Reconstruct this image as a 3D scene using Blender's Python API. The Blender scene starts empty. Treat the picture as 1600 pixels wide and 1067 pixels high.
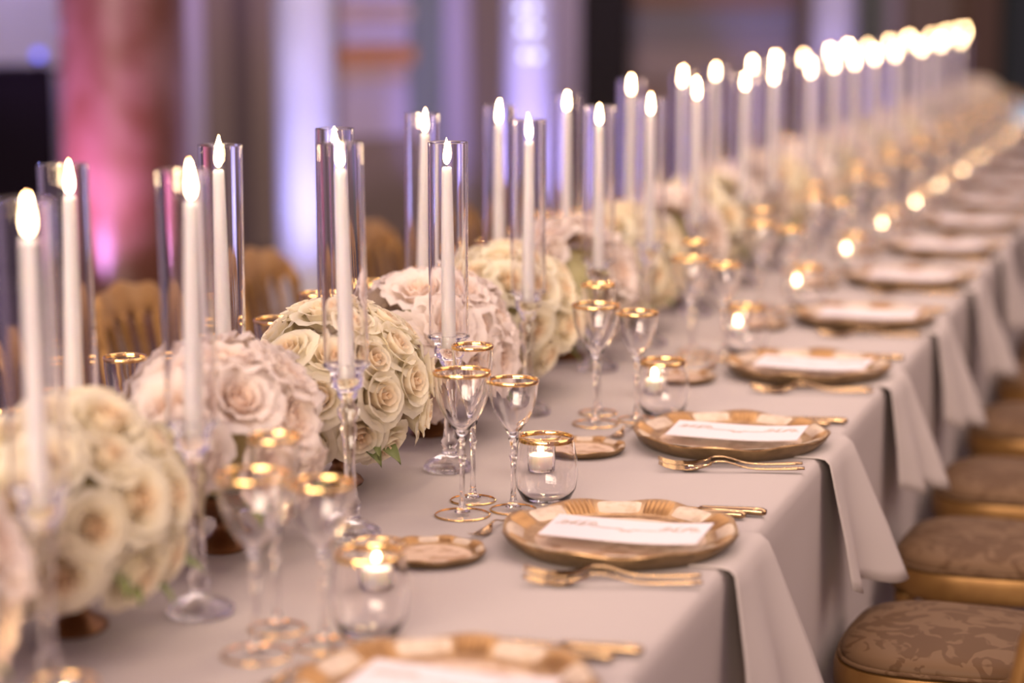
import bpy, math, random
from mathutils import Vector, Matrix
random.seed(7)
PI = math.pi
SC = bpy.context.scene
COL = SC.collection

# ------------------------------------------------------------------ camera
PITCH, YAW = math.radians(9.197), math.radians(18.0885)
cam_d = bpy.data.cameras.new('camera')
cam = bpy.data.objects.new('camera', cam_d)
COL.objects.link(cam)
cam.location = (0, 0, 1.5)
cam.rotation_euler = (PI / 2 - PITCH, 0, YAW)
cam_d.sensor_width = 36.0
cam_d.lens = 3400 / 1600 * 36
cam_d.clip_start = 0.05
cam_d.dof.use_dof = True
cam_d.dof.focus_distance = 3.34
cam_d.dof.aperture_fstop = 1.5
SC.camera = cam

# ------------------------------------------------------------------ world, lights, exposure
world = bpy.data.worlds.new('hall_ambience')
SC.world = world
world.use_nodes = True
world.node_tree.nodes['Background'].inputs['Color'].default_value = (0.58, 0.40, 0.65, 1)
world.node_tree.nodes['Background'].inputs['Strength'].default_value = 0.47
SC.view_settings.view_transform = 'Standard'
SC.view_settings.look = 'None'
SC.view_settings.gamma = 1.0
SC.view_settings.use_curve_mapping = False
SC.view_settings.exposure = 0.44
cy = SC.cycles
cy.use_denoising = True
cy.max_bounces = 28
cy.transmission_bounces = 28
cy.glossy_bounces = 6
cy.diffuse_bounces = 4
cy.transparent_max_bounces = 160
cy.sample_clamp_indirect = 18.0
cy.caustics_reflective = False
cy.blur_glossy = 0.5


def light(name, kind, loc, energy, color, size=None, size_y=None, target=None, spot=None, blend=0.6):
    d = bpy.data.lights.new(name, kind)
    d.energy = energy
    d.color = color
    if kind == 'AREA':
        d.shape = 'RECTANGLE'
        d.size = size
        d.size_y = size_y or size
    else:
        d.shadow_soft_size = size or 0.05
    if kind == 'SPOT':
        d.spot_size = math.radians(spot)
        d.spot_blend = blend
    o = bpy.data.objects.new(name, d)
    COL.objects.link(o)
    o.location = loc
    if target is not None:
        v = Vector(target) - Vector(loc)
        o.rotation_euler = v.to_track_quat('-Z', 'Y').to_euler()
    return o


# warm ceiling lighting of the hall
light('ceiling_light', 'AREA', (0.6, 5.0, 4.6), 255, (1.0, 0.78, 0.63), 4.0, 12.0, target=(-0.7, 5.4, 0.7))
light('camera_side_fill', 'AREA', (-1.6, -7.5, 4.6), 1320, (1.0, 0.79, 0.62), 9.0, 4.0, target=(-1.2, 4.5, 0.8))  # unseen fill added behind the camera to brighten whatever faces it
# unseen bulbs added high up for glints on glass and gilt
for i in range(6):
    for sx in (-2.6, -0.9, 0.8):
        light('glint_bulb', 'POINT', (sx, 0.2 + i * 2.4, 3.3 + 0.2 * (i % 2)), 14, (1.0, 0.76, 0.5), 0.045)

# ------------------------------------------------------------------ materials
MATS = {}


def nt(name):
    m = bpy.data.materials.new(name)
    m.use_nodes = True
    MATS[name] = m
    n = m.node_tree
    return m, n, n.nodes['Principled BSDF']


def mat(name, color, rough=0.6, metal=0.0, noise=None, bump=None, **kw):
    m, n, p = nt(name)
    p.inputs['Base Color'].default_value = (*color, 1)
    p.inputs['Roughness'].default_value = rough
    p.inputs['Metallic'].default_value = metal
    for k, v in kw.items():
        p.inputs[k.replace('_', ' ')].default_value = v
    if noise or bump:
        tc = n.nodes.new('ShaderNodeTexCoord')
    if noise:
        c2, scale, lo, hi = noise
        t = n.nodes.new('ShaderNodeTexNoise')
        t.inputs['Scale'].default_value = scale
        t.inputs['Detail'].default_value = 4
        r = n.nodes.new('ShaderNodeValToRGB')
        r.color_ramp.elements[0].position = lo
        r.color_ramp.elements[0].color = (*color, 1)
        r.color_ramp.elements[1].position = hi
        r.color_ramp.elements[1].color = (*c2, 1)
        n.links.new(tc.outputs['Object'], t.inputs['Vector'])
        n.links.new(t.outputs['Fac'], r.inputs['Fac'])
        n.links.new(r.outputs['Color'], p.inputs['Base Color'])
    if bump:
        scale, strength, dist = bump
        t = n.nodes.new('ShaderNodeTexNoise')
        t.inputs['Scale'].default_value = scale
        b = n.nodes.new('ShaderNodeBump')
        b.inputs['Strength'].default_value = strength
        b.inputs['Distance'].default_value = dist
        n.links.new(tc.outputs['Object'], t.inputs['Vector'])
        n.links.new(t.outputs['Fac'], b.inputs['Height'])
        n.links.new(b.outputs['Normal'], p.inputs['Normal'])
    return m


def emit(name, color, strength):
    m, n, p = nt(name)
    p.inputs['Base Color'].default_value = (0, 0, 0, 1)
    p.inputs['Emission Color'].default_value = (*color, 1)
    p.inputs['Emission Strength'].default_value = strength
    return m


def flame_mat(name, strength):
    m, n, p = nt(name)
    p.inputs['Base Color'].default_value = (0, 0, 0, 1)
    tc = n.nodes.new('ShaderNodeTexCoord')
    sx = n.nodes.new('ShaderNodeSeparateXYZ')
    r = n.nodes.new('ShaderNodeValToRGB')
    e = r.color_ramp.elements
    e[0].position = 0.0
    e[0].color = (0.55, 0.35, 0.22, 1)
    e[1].position = 1.0
    e[1].color = (0.50, 0.20, 0.06, 1)
    a = r.color_ramp.elements.new(0.22)
    a.color = (1, 0.72, 0.40, 1)
    a = r.color_ramp.elements.new(0.75)
    a.color = (1, 0.66, 0.32, 1)
    n.links.new(tc.outputs['Generated'], sx.inputs[0])
    n.links.new(sx.outputs['Z'], r.inputs['Fac'])
    n.links.new(r.outputs['Color'], p.inputs['Emission Color'])
    p.inputs['Emission Strength'].default_value = strength
    return m


def clear_glass(name, color, ior, through):
    """refracting glass; part of the light goes straight through the thin wall"""
    m = mat(name, color, 0.0, Transmission_Weight=1.0, IOR=ior)
    n = m.node_tree
    t = n.nodes.new('ShaderNodeBsdfTransparent')
    x = n.nodes.new('ShaderNodeMixShader')
    x.inputs[0].default_value = through
    n.links.new(n.nodes['Principled BSDF'].outputs[0], x.inputs[1])
    n.links.new(t.outputs[0], x.inputs[2])
    n.links.new(x.outputs[0], n.nodes['Material Output'].inputs['Surface'])
    return m


def petal_mat(name, c_in, c_out, rad):
    """cream at the rim of the flower, warmer near its heart (radius from the flower's axis)"""
    m, n, p = nt(name)
    out = n.nodes['Material Output']
    tc = n.nodes.new('ShaderNodeTexCoord')
    ns = n.nodes.new('ShaderNodeTexNoise')
    ns.inputs['Scale'].default_value = 30
    mul = n.nodes.new('ShaderNodeVectorMath')
    mul.operation = 'MULTIPLY'
    mul.inputs[1].default_value = (1, 1, 0)
    ln = n.nodes.new('ShaderNodeVectorMath')
    ln.operation = 'LENGTH'
    mr = n.nodes.new('ShaderNodeMapRange')
    mr.inputs['From Min'].default_value = rad * 0.1
    mr.inputs['From Max'].default_value = rad * 0.8
    mx = n.nodes.new('ShaderNodeMix')
    mx.data_type = 'RGBA'
    mx.inputs['A'].default_value = (*c_in, 1)
    mx.inputs['B'].default_value = (*c_out, 1)
    n.links.new(tc.outputs['Object'], mul.inputs[0])
    n.links.new(mul.outputs[0], ln.inputs[0])
    n.links.new(ln.outputs['Value'], mr.inputs['Value'])
    n.links.new(mr.outputs[0], mx.inputs['Factor'])
    n.links.new(mx.outputs['Result'], p.inputs['Base Color'])
    p.inputs['Roughness'].default_value = 0.75
    p.inputs['Specular IOR Level'].default_value = 0.2
    tl = n.nodes.new('ShaderNodeBsdfTranslucent')
    n.links.new(mx.outputs['Result'], tl.inputs['Color'])
    ms = n.nodes.new('ShaderNodeMixShader')
    ms.inputs[0].default_value = 0.40
    n.links.new(p.outputs[0], ms.inputs[1])
    n.links.new(tl.outputs[0], ms.inputs[2])
    n.links.new(ms.outputs[0], out.inputs['Surface'])
    return m


def damask_mat(name):
    m, n, p = nt(name)
    tc = n.nodes.new('ShaderNodeTexCoord')
    d = n.nodes.new('ShaderNodeTexNoise')
    d.inputs['Scale'].default_value = 9
    ad = n.nodes.new('ShaderNodeMixRGB')
    ad.blend_type = 'ADD'
    ad.inputs[0].default_value = 0.12
    v = n.nodes.new('ShaderNodeTexNoise')
    v.inputs['Scale'].default_value = 17
    v.inputs['Detail'].default_value = 1.5
    v.inputs['Distortion'].default_value = 1.6
    r = n.nodes.new('ShaderNodeValToRGB')
    r.color_ramp.elements[0].position = 0.47
    r.color_ramp.elements[0].color = (0.100, 0.052, 0.023, 1)
    r.color_ramp.elements[1].position = 0.51
    r.color_ramp.elements[1].color = (0.150, 0.087, 0.045, 1)
    n.links.new(tc.outputs['Object'], d.inputs['Vector'])
    n.links.new(tc.outputs['Object'], ad.inputs[1])
    n.links.new(d.outputs['Color'], ad.inputs[2])
    n.links.new(ad.outputs[0], v.inputs['Vector'])
    n.links.new(v.outputs['Fac'], r.inputs['Fac'])
    n.links.new(r.outputs['Color'], p.inputs['Base Color'])
    p.inputs['Roughness'].default_value = 0.55
    p.inputs['Specular IOR Level'].default_value = 0.15
    return m


M_CLOTH = mat('cream_linen', (0.452, 0.392, 0.367), 0.9, bump=(900, 0.12, 0.001))
M_NAPKIN = mat('napkin_linen', (0.465, 0.405, 0.377), 0.9, bump=(900, 0.12, 0.001))
M_WAX = mat('candle_wax', (0.96, 0.90, 0.85), 0.45, Subsurface_Weight=0.35, Subsurface_Scale=0.02, Subsurface_Radius=(1.0, 0.8, 0.6))
M_WICK = mat('wick', (0.05, 0.03, 0.02), 0.9)
M_FLAME = flame_mat('flame', 170)
M_TUBE = clear_glass('chimney_glass', (0.995, 0.985, 1.0), 1.48, 0.0)
M_BOWL = clear_glass('goblet_glass', (1, 0.99, 0.99), 1.46, 0.0)
M_SOLID = clear_glass('cut_crystal', (1, 0.985, 0.99), 1.48, 0.0)
M_FOOT = clear_glass('foot_glass', (1, 0.985, 0.99), 1.46, 0.9)
M_HFOOT = clear_glass('crystal_foot', (1, 0.985, 0.99), 1.48, 0.25)
M_GOLDRIM = mat('gold_rim', (0.90, 0.60, 0.25), 0.06, 1.0)
M_TRAY = mat('aged_gilt', (0.24, 0.13, 0.055), 0.36, 0.7, noise=((0.42, 0.265, 0.13), 60, 0.35, 0.65), bump=(120, 0.25, 0.002))
M_TRAYSIDE = mat('dark_gilt', (0.15, 0.095, 0.045), 0.45, 0.5, noise=((0.24, 0.155, 0.075), 40, 0.3, 0.7))
M_WELL = mat('painted_gilt', (0.62, 0.45, 0.33), 0.42, 0.1, noise=((0.42, 0.25, 0.14), 38, 0.50, 0.62))
M_PANEL = mat('ivory_lacquer', (0.58, 0.46, 0.35), 0.32, 0.1, noise=((0.42, 0.29, 0.18), 70, 0.5, 0.75))
M_SHELL = mat('bright_gilt', (0.36, 0.20, 0.08), 0.3, 0.85)
M_CUTLERY = mat('gilt_steel', (0.46, 0.31, 0.17), 0.14, 1.0)
M_CARD = mat('card_stock', (0.68, 0.63, 0.655), 0.7)
M_INK = mat('bronze_ink', (0.50, 0.36, 0.25), 0.6)
M_CHAIR = mat('chair_gilt', (0.24, 0.118, 0.032), 0.38, 0.5, noise=((0.33, 0.175, 0.05), 14, 0.4, 0.7))
M_DAMASK = damask_mat('beige_damask')
M_CREAM_IN = petal_mat('rose_cream', (0.90, 0.72, 0.50), (0.95, 0.89, 0.72), 0.030)
M_BLUSH_IN = petal_mat('rose_blush', (0.90, 0.72, 0.58), (0.95, 0.86, 0.79), 0.036)
M_LEAF = mat('rose_leaf', (0.16, 0.20, 0.06), 0.5, noise=((0.24, 0.27, 0.09), 25, 0.4, 0.6))
M_MOSS = mat('moss_foam', (0.50, 0.46, 0.22), 0.95, noise=((0.58, 0.53, 0.30), 60, 0.4, 0.6))
M_BOWLB = mat('bronze_compote', (0.20, 0.085, 0.03), 0.35, 0.6)
M_MARBLE = mat('white_marble', (0.42, 0.40, 0.45), 0.5, noise=((0.36, 0.34, 0.39), 2.5, 0.4, 0.7))
M_REDMARBLE = mat('red_marble', (0.085, 0.030, 0.018), 0.30, noise=((0.13, 0.062, 0.05), 5, 0.4, 0.65))
M_FLOOR = mat('polished_floor', (0.060, 0.045, 0.058), 0.16, noise=((0.085, 0.06, 0.07), 3, 0.4, 0.6))

# ------------------------------------------------------------------ mesh helpers


def lathe(prof, n=24):
    v, f = [], []
    rows = []
    for r, z in prof:
        if r < 1e-6:
            rows.append([len(v)])
            v.append((0, 0, z))
        else:
            rows.append(list(range(len(v), len(v) + n)))
            v += [(r * math.cos(2 * PI * i / n), r * math.sin(2 * PI * i / n), z) for i in range(n)]
    for a, b in zip(rows, rows[1:]):
        for i in range(n):
            j = (i + 1) % n
            if len(a) == 1 and len(b) == 1:
                continue
            if len(a) == 1:
                f.append((a[0], b[j], b[i]))
            elif len(b) == 1:
                f.append((a[i], a[j], b[0]))
            else:
                f.append((a[i], a[j], b[j], b[i]))
    return v, f


def box(x0, x1, y0, y1, z0, z1):
    v = [(x0, y0, z0), (x1, y0, z0), (x1, y1, z0), (x0, y1, z0), (x0, y0, z1), (x1, y0, z1), (x1, y1, z1), (x0, y1, z1)]
    return v, [(3, 2, 1, 0), (4, 5, 6, 7), (0, 1, 5, 4), (1, 2, 6, 5), (2, 3, 7, 6), (3, 0, 4, 7)]


def tube(pts, rad, n=6, flat=1.0):
    """swept tube; rad a number or list; flat scales the section's vertical size"""
    v, f = [], []
    k = len(pts)
    for i, p in enumerate(pts):
        p = Vector(p)
        t = (Vector(pts[min(i + 1, k - 1)]) - Vector(pts[max(i - 1, 0)])).normalized()
        up = Vector((0, 0, 1)) if abs(t.z) < 0.95 else Vector((1, 0, 0))
        s = t.cross(up).normalized()
        u = s.cross(t)
        r = rad[i] if isinstance(rad, (list, tuple)) else rad
        for j in range(n):
            a = 2 * PI * j / n
            v.append(tuple(p + s * (r * math.cos(a)) + u * (r * flat * math.sin(a))))
    for i in range(k - 1):
        for j in range(n):
            f.append((i * n + j, i * n + (j + 1) % n, (i + 1) * n + (j + 1) % n, (i + 1) * n + j))
    f.append(tuple(range(n))[::-1])
    f.append(tuple((k - 1) * n + j for j in range(n)))
    return v, f


def xf(vf, loc=(0, 0, 0), rot=(0, 0, 0), sc=(1, 1, 1)):
    mt = Matrix.LocRotScale(Vector(loc), Matrix.Rotation(rot[2], 3, 'Z') @ Matrix.Rotation(rot[1], 3, 'Y') @ Matrix.Rotation(rot[0], 3, 'X'), Vector(sc))
    return [tuple(mt @ Vector(p)) for p in vf[0]], vf[1]


def mesh(name, parts, mats, smooth=True, angle=None):
    """parts: list of (verts, faces) or (verts, faces, material index)"""
    V, F, I = [], [], []
    for p in parts:
        o = len(V)
        V += p[0]
        F += [tuple(i + o for i in f) for f in p[1]]
        I += [p[2] if len(p) > 2 else 0] * len(p[1])
    me = bpy.data.meshes.new(name)
    me.from_pydata(V, [], F)
    for m in (mats if isinstance(mats, (list, tuple)) else [mats]):
        me.materials.append(m)
    if len(parts) and any(I):
        me.polygons.foreach_set('material_index', I)
    me.polygons.foreach_set('use_smooth', [smooth] * len(F))
    me.update()
    if smooth and angle:
        me.set_sharp_from_angle(angle=math.radians(angle))
    return me


def obj(name, me, parent=None, loc=(0, 0, 0), rot=(0, 0, 0), sc=None):
    o = bpy.data.objects.new(name, me)
    COL.objects.link(o)
    o.location = loc
    o.rotation_euler = rot
    if sc:
        o.scale = sc
    if parent:
        o.parent = parent
    return o


def tag(o, label=None, cat=None, group=None, kind=None):
    if label:
        o['label'] = label
    if cat:
        o['category'] = cat
    if group:
        o['group'] = group
    if kind:
        o['kind'] = kind
    return o


def thing(name, label, cat, loc=(0, 0, 0), rot=(0, 0, 0), group=None):
    return tag(obj(name, None, None, loc, rot), label, cat, group)


ORD = ['nearest', 'second nearest', 'third nearest', 'fourth nearest', 'fifth nearest', 'sixth nearest', 'seventh nearest', 'eighth nearest',
       'ninth nearest', 'tenth nearest', 'eleventh nearest', 'twelfth nearest', 'thirteenth nearest', 'fourteenth nearest', 'fifteenth nearest',
       'sixteenth nearest', 'seventeenth nearest', 'eighteenth nearest', 'nineteenth nearest', 'twentieth nearest']

# view helpers for laying out the hall: a plan point on the sight line of a picture column at a given depth
FW = Vector((-math.sin(YAW) * math.cos(PITCH), math.cos(YAW) * math.cos(PITCH), -math.sin(PITCH)))
RT = Vector((math.cos(YAW), math.sin(YAW), 0))
UP = RT.cross(FW)


def plan(px, depth, py=200):
    p = Vector((0, 0, 1.5)) + (FW * 3400 + RT * (px - 800) + UP * (533.5 - py)) * (depth / 3400)
    return p


ZT = 0.74           # table top height
XC = -1.27          # table centre line
XE = -0.60          # table edge on the camera side
XB = -1.85    # far edge
Y_SET = [2.12 + 0.71 * i for i in range(15)]

# ------------------------------------------------------------------ floor, walls
obj('floor', mesh('floor', [box(-16, 8, -3, 24, -0.1, 0)], M_FLOOR, False))['kind'] = 'structure'


def wdepth(px):
    return 1.0 / (1 / 12.0 + (1 / 17.0 - 1 / 12.0) * px / 1600.0)   # a straight wall


WALL_L, WALL_R = plan(-260, wdepth(-260)), plan(1900, wdepth(1900))
wdir = Vector((WALL_R.x - WALL_L.x, WALL_R.y - WALL_L.y, 0))
WLEN = wdir.length
WANG = math.atan2(wdir.y, wdir.x)


def wall_piece(name, px0, px1, z0, z1, material, off=0.0, thick=0.3, kind='structure', at=None):
    """box standing on the wall line between two picture columns, off metres in front of it"""
    mid = (px0 + px1) / 2
    d = at if at else wdepth(mid) - off
    a, b = plan(px0, d), plan(px1, d)
    c = (a + b) / 2
    w = (b - a).length / max(0.3, math.cos(WANG - YAW))
    w = min(w, (b - a).length * 1.25)
    o = obj(name, mesh(name, [box(-w / 2, w / 2, 0, thick, z0, z1)], material, False), None, (c.x, c.y, 0), (0, 0, WANG))
    if kind:
        o['kind'] = kind
    return o


m_wall = mat('hall_plaster', (0.26, 0.20, 0.195), 0.85, noise=((0.32, 0.25, 0.24), 1.2, 0.4, 0.7))
wb = obj('wall_back', mesh('wall_back', [box(0, WLEN, 0, 0.4, 0, 6)], m_wall, False), None, (WALL_L.x, WALL_L.y, 0), (0, 0, WANG))
wb['kind'] = 'structure'
wr = obj('wall_right', mesh('wall_right', [box(6.0, 6.4, -3, 20, 0, 6)], m_wall, False))
wr['kind'] = 'structure'
for i in range(6):          # violet wash up the opposite wall of the hall
    light('wall_uplight', 'SPOT', (5.3, 0.0 + 3.2 * i, 0.2), 150, (0.42, 0.32, 1.0), 0.06, target=(6.2, 0.0 + 3.2 * i, 2.6), spot=80, blend=0.8)

m_grey = mat('grey_stone', (0.30, 0.26, 0.32), 0.7)
m_brownst = mat('brown_stone', (0.20, 0.15, 0.13), 0.7)
m_dark = mat('dark_wood', (0.006, 0.003, 0.007), 0.8, Specular_IOR_Level=0.1)
m_tan = mat('tan_stone', (0.50, 0.36, 0.28), 0.8, noise=((0.42, 0.30, 0.26), 3, 0.4, 0.6))
m_lilac = mat('lilac_plaster', (0.42, 0.36, 0.46), 0.8)
m_rust = mat('rust_marble', (0.46, 0.20, 0.07), 0.6)
m_greenst = mat('green_stone', (0.17, 0.19, 0.17), 0.7)
m_black = mat('black_drape', (0.012, 0.008, 0.009), 0.9)
m_teal = mat('teal_dark', (0.035, 0.045, 0.05), 0.7)
m_brownwood = mat('brown_wood', (0.13, 0.08, 0.055), 0.6)

wall_piece('trim_1', 293, 318, 0, 5, m_lilac, 0.30, 0.2)
wall_piece('trim_2', 322, 362, 0, 5, m_brownst, 0.30, 0.3)
wall_piece('trim_3', 366, 392, 0, 5, mat('umber_stone', (0.10, 0.07, 0.075), 0.7), 0.30, 0.2)
wall_piece('trim_4', 396, 428, 0, 5, m_brownst, 0.30, 0.3)
wall_piece('trim_5', 640, 692, 0, 5, m_greenst, 0.30, 0.3)
wall_piece('trim_6', 696, 738, 0, 5, m_lilac, 0.30, 0.3)
wall_piece('trim_7', 741, 784, 0, 5, m_brownst, 0.35, 0.3)
wall_piece('trim_8', 868, 908, 0, 5, m_lilac, 0.35, 0.3)
wall_piece('trim_9', 911, 984, 0, 5, m_black, 0.40, 0.3)
wall_piece('trim_10', 1338, 1380, 0, 5, m_greenst, 0.35, 0.3)
wall_piece('trim_11', 1383, 1402, 0, 5, m_lilac, 0.35, 0.3)
wall_piece('trim_12', 1405, 1495, 0, 5, m_brownst, 0.35, 0.3)
wall_piece('trim_13', 1498, 1562, 0, 5, m_brownwood, 0.45, 0.3)
wall_piece('trim_14', 1566, 1660, 0, 5, m_teal, 0.35, 0.3)
wall_piece('trim_15', -120, 90, 0, 5, m_grey, 0.25, 0.2)

# carved stone panel between the white columns: courses of block, each its own piece
panel = thing('stone_relief', 'tan carved stone relief with a rust marble band beside the brightest column', 'relief', plan(588, wdepth(588) - 0.4) * 1, (0, 0, WANG))
panel.location.z = 0
pw = 0.46
for nm, z0, z1, mm, dx, dp in [('plinth_block', 0, 0.62, m_brownst, 0.03, 0.03), ('stone_course', 0.62, 0.95, m_lilac, 0, 0),
                               ('stone_course', 0.95, 1.06, m_tan, 0.0, 0.0), ('marble_band', 1.06, 1.16, m_rust, 0.03, 0.04),
                               ('stone_course', 1.16, 1.32, m_lilac, 0.0, 0.01), ('stone_course', 1.32, 1.40, m_tan, 0.02, 0.02),
                               ('stone_course', 1.40, 1.8, m_lilac, 0.0, 0.0), ('stone_course', 1.8, 2.6, m_tan, 0.0, 0.0)]:
    obj(nm, mesh(nm, [box(-pw / 2 - dx, pw / 2 + dx, -dp, 0.3, z0 + 0.004, z1 - 0.004)], mm, False), panel)

# banded wall of ashlar courses between the dark drape and the violet column
ash = thing('ashlar_panel', 'wide wall panel of banded grey and brown stone courses behind the candles', 'panel', plan(1122, wdepth(1122) - 0.5), (0, 0, WANG))
ash.location.z = 0
aw = 1.36
for z0, z1, cc in [(0, 0.55, (0.20, 0.14, 0.13)), (0.55, 0.92, (0.25, 0.18, 0.165)), (0.92, 1.12, (0.30, 0.235, 0.235)), (1.12, 1.25, (0.22, 0.19, 0.20)),
                   (1.25, 1.36, (0.19, 0.175, 0.19)), (1.36, 1.55, (0.20, 0.125, 0.09)), (1.55, 2.2, (0.26, 0.2, 0.2)), (2.2, 3.2, (0.2, 0.15, 0.14))]:
    obj('stone_course', mesh('stone_course', [box(-aw / 2, aw / 2, 0, 0.25, z0 + 0.004, z1 - 0.004)], mat('stone_course', cc, 0.8), False), ash)


def column(name, label, px, depth, diam, material, height=4.2, flutes=0):
    p = plan(px, depth)
    c = thing(name, label, 'column', (p.x, p.y, 0))
    r = diam / 2
    if flutes:
        n = flutes * 4
        v, f = [], []
        for k, z in enumerate((0.16, height)):
            for i in range(n):
                a = 2 * PI * i / n
                rr = r * (1 - 0.035 * (0.5 + 0.5 * math.cos(a * flutes)))
                v.append((rr * math.cos(a), rr * math.sin(a), z))
        f = [(i, (i + 1) % n, n + (i + 1) % n, n + i) for i in range(n)]
        obj('shaft', mesh('shaft', [(v, f)], material), c)
    else:
        obj('shaft', mesh('shaft', [lathe([(r, 0.16), (r * 1.005, 1.2), (r * 0.98, height)], 48)], material), c)
    obj('base', mesh('base', [lathe([(0, 0), (r * 1.35, 0), (r * 1.35, 0.07), (r * 1.28, 0.08), (r * 1.3, 0.105), (r * 1.22, 0.13), (r * 1.06, 0.14), (r * 1.0, 0.165)], 48)], material, True, 40), c)
    return c, p


def uplighter(p, aim_px, energy, color, spot=70, label=None, blend=0.8, tilt=2.2):
    """small floor can with a coloured lamp, aimed up a column"""
    m = emit('lamp_' + label.split()[0], color, 14)
    u = thing('floor_uplighter', label, 'uplighter', (p[0], p[1], 0))
    obj('lamp_body', mesh('lamp_body', [lathe([(0, 0), (0.05, 0), (0.055, 0.02), (0.055, 0.12), (0.045, 0.125), (0.045, 0.10), (0, 0.10)], 20)], m_black, True, 40), u)
    obj('lens', mesh('lens', [lathe([(0.043, 0.104), (0.03, 0.110), (0, 0.113)], 20)], m, True), u)
    light('column_uplight', 'SPOT', (p[0], p[1], 0.17), energy, color, 0.04, target=(aim_px[0], aim_px[1], tilt), spot=spot, blend=blend)


VIOLET = (0.36, 0.30, 1.0)
BLUEW = (0.34, 0.36, 1.0)
PINK = (0.85, 0.36, 1.0)
c1, p1 = column('marble_column', 'thick red brown marble column washed pink on one side', 196, 9.6, 0.55, M_REDMARBLE)
c2, p2 = column('marble_column', 'brightest slender white column lit blue white from below', 478, 10.2, 0.285, M_MARBLE)
c3, p3 = column('marble_column', 'white column lit violet with bright round discs down its front', 826, 11.8, 0.275, M_MARBLE)
c4, p4 = column('marble_column', 'far violet lit column behind the candle flames', 1299, 14.6, 0.315, M_MARBLE)


def toward(p, side, dist):
    """a floor point in front of p, side metres to the right of the line to the camera"""
    d = Vector((-p.x, -p.y, 0)).normalized()
    s = Vector((-d.y, d.x, 0))
    return (p.x + d.x * dist + s.x * side, p.y + d.y * dist + s.y * side)


uplighter(toward(p1, -0.62, 0.80), (p1.x - 0.1, p1.y), 230, PINK, 95, 'pink floor uplighter at the red marble column', tilt=1.5)
uplighter(toward(p1, -0.55, 0.22), (p1.x - 0.1, p1.y), 130, (0.5, 0.25, 1.0), 85, 'purple floor uplighter beside the red marble column')
uplighter(toward(p2, 0.02, 1.0), (p2.x, p2.y), 105, BLUEW, 100, 'blue floor uplighter at the brightest column', tilt=1.3)
uplighter(toward(p3, 0.0, 0.9), (p3.x, p3.y), 120, VIOLET, 95, 'violet floor uplighter at the column with bright discs', tilt=1.4)
uplighter(toward(p4, 0.0, 0.60), (p4.x, p4.y), 80, VIOLET, 80, 'violet floor uplighter at the farthest column')
pu = plan(705, 12.4)
uplighter((pu.x, pu.y), (plan(712, 13.6).x, plan(712, 13.6).y), 26, VIOLET, 60, 'dim violet floor uplighter by the lilac pilaster', tilt=0.9)
pu = plan(560, 11.6)
uplighter((pu.x, pu.y), (plan(590, 13.0).x, plan(590, 13.0).y), 24, (0.75, 0.55, 0.8), 60, 'mauve floor uplighter at the carved stone relief', tilt=1.0)

# glowing beads added for the bright discs on the third column's front
m_disc = emit('disc_glow', (0.62, 0.62, 1.0), 2.6)
for (px, py), nm in zip(((824, 14), (826, 46), (830, 87)), ('topmost', 'middle', 'lowest')):
    for s in (-9, 9):
        p = plan(px + s, 11.8 - 0.24, py)
        fx = thing('bright_disc', f'{nm} {"outer" if s < 0 else "inner"} bright round disc on the violet column', 'lamp', p, group='bright discs on the violet column')
        obj('bulb', mesh('bulb', [lathe([(0, -0.02), (0.014, -0.014), (0.02, 0), (0.014, 0.014), (0, 0.02)], 14)], m_disc), fx)  # emissive bead that makes one bright disc
        q = toward(p, 0, -0.055)
        dv = Vector((q[0] - p.x, q[1] - p.y, 0))
        obj('bracket', mesh('bracket', [tube([(0, 0, 0), tuple(dv * 2.2)], 0.006, 6)], m_black), fx)

# dark cabinet and lamps at the side of the hall
cab = thing('dark_cabinet', 'low black cabinet against the wall beside the red marble column', 'cabinet', plan(10, 11.0), (0, 0, WANG))
cab.location.z = 0
obj('body', mesh('body', [box(-0.62, 0.27, 0, 0.45, 0.05, 1.08)], m_dark, False), cab)
obj('top', mesh('top', [box(-0.64, 0.29, -0.02, 0.47, 1.08, 1.11)], m_dark, False), cab)
for k in range(2):
    d = obj('door', mesh('door', [box(0.01, 0.42, -0.02, 0, 0.09, 1.05)], m_dark, False), cab, (-0.62 + 0.445 * k, 0, 0))
    obj('knob', mesh('knob', [lathe([(0, 0), (0.012, 0.004), (0.012, 0.016), (0, 0.02)], 10)], M_GOLDRIM), d, (0.38 - 0.33 * k, -0.02, 0.6), (PI / 2, 0, 0))
pl = plan(42, 10.95, 118)
bl = thing('table_lamp', 'small blue lamp glowing on the black cabinet', 'lamp', (pl.x, pl.y + 0.12, 1.11))
obj('foot', mesh('foot', [lathe([(0, 0), (0.04, 0), (0.04, 0.008), (0.01, 0.014), (0.01, 0.04)], 14)], m_dark), bl)
obj('bulb', mesh('bulb', [lathe([(0, 0.035), (0.02, 0.045), (0.026, 0.06), (0.02, 0.075), (0, 0.085)], 14)], emit('blue_lamp', (0.12, 0.14, 1.0), 2.0)), bl)
light('lamp_glow', 'POINT', (pl.x, pl.y - 0.05, 1.3), 2.2, (0.25, 0.3, 1.0), 0.03)
light('cabinet_wall_wash', 'SPOT', tuple(plan(60, 11.0, 60) + Vector((0, 0, 0.6))), 14, (0.55, 0.55, 1.0), 0.1, target=tuple(plan(20, 12, 40)), spot=90)

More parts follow.
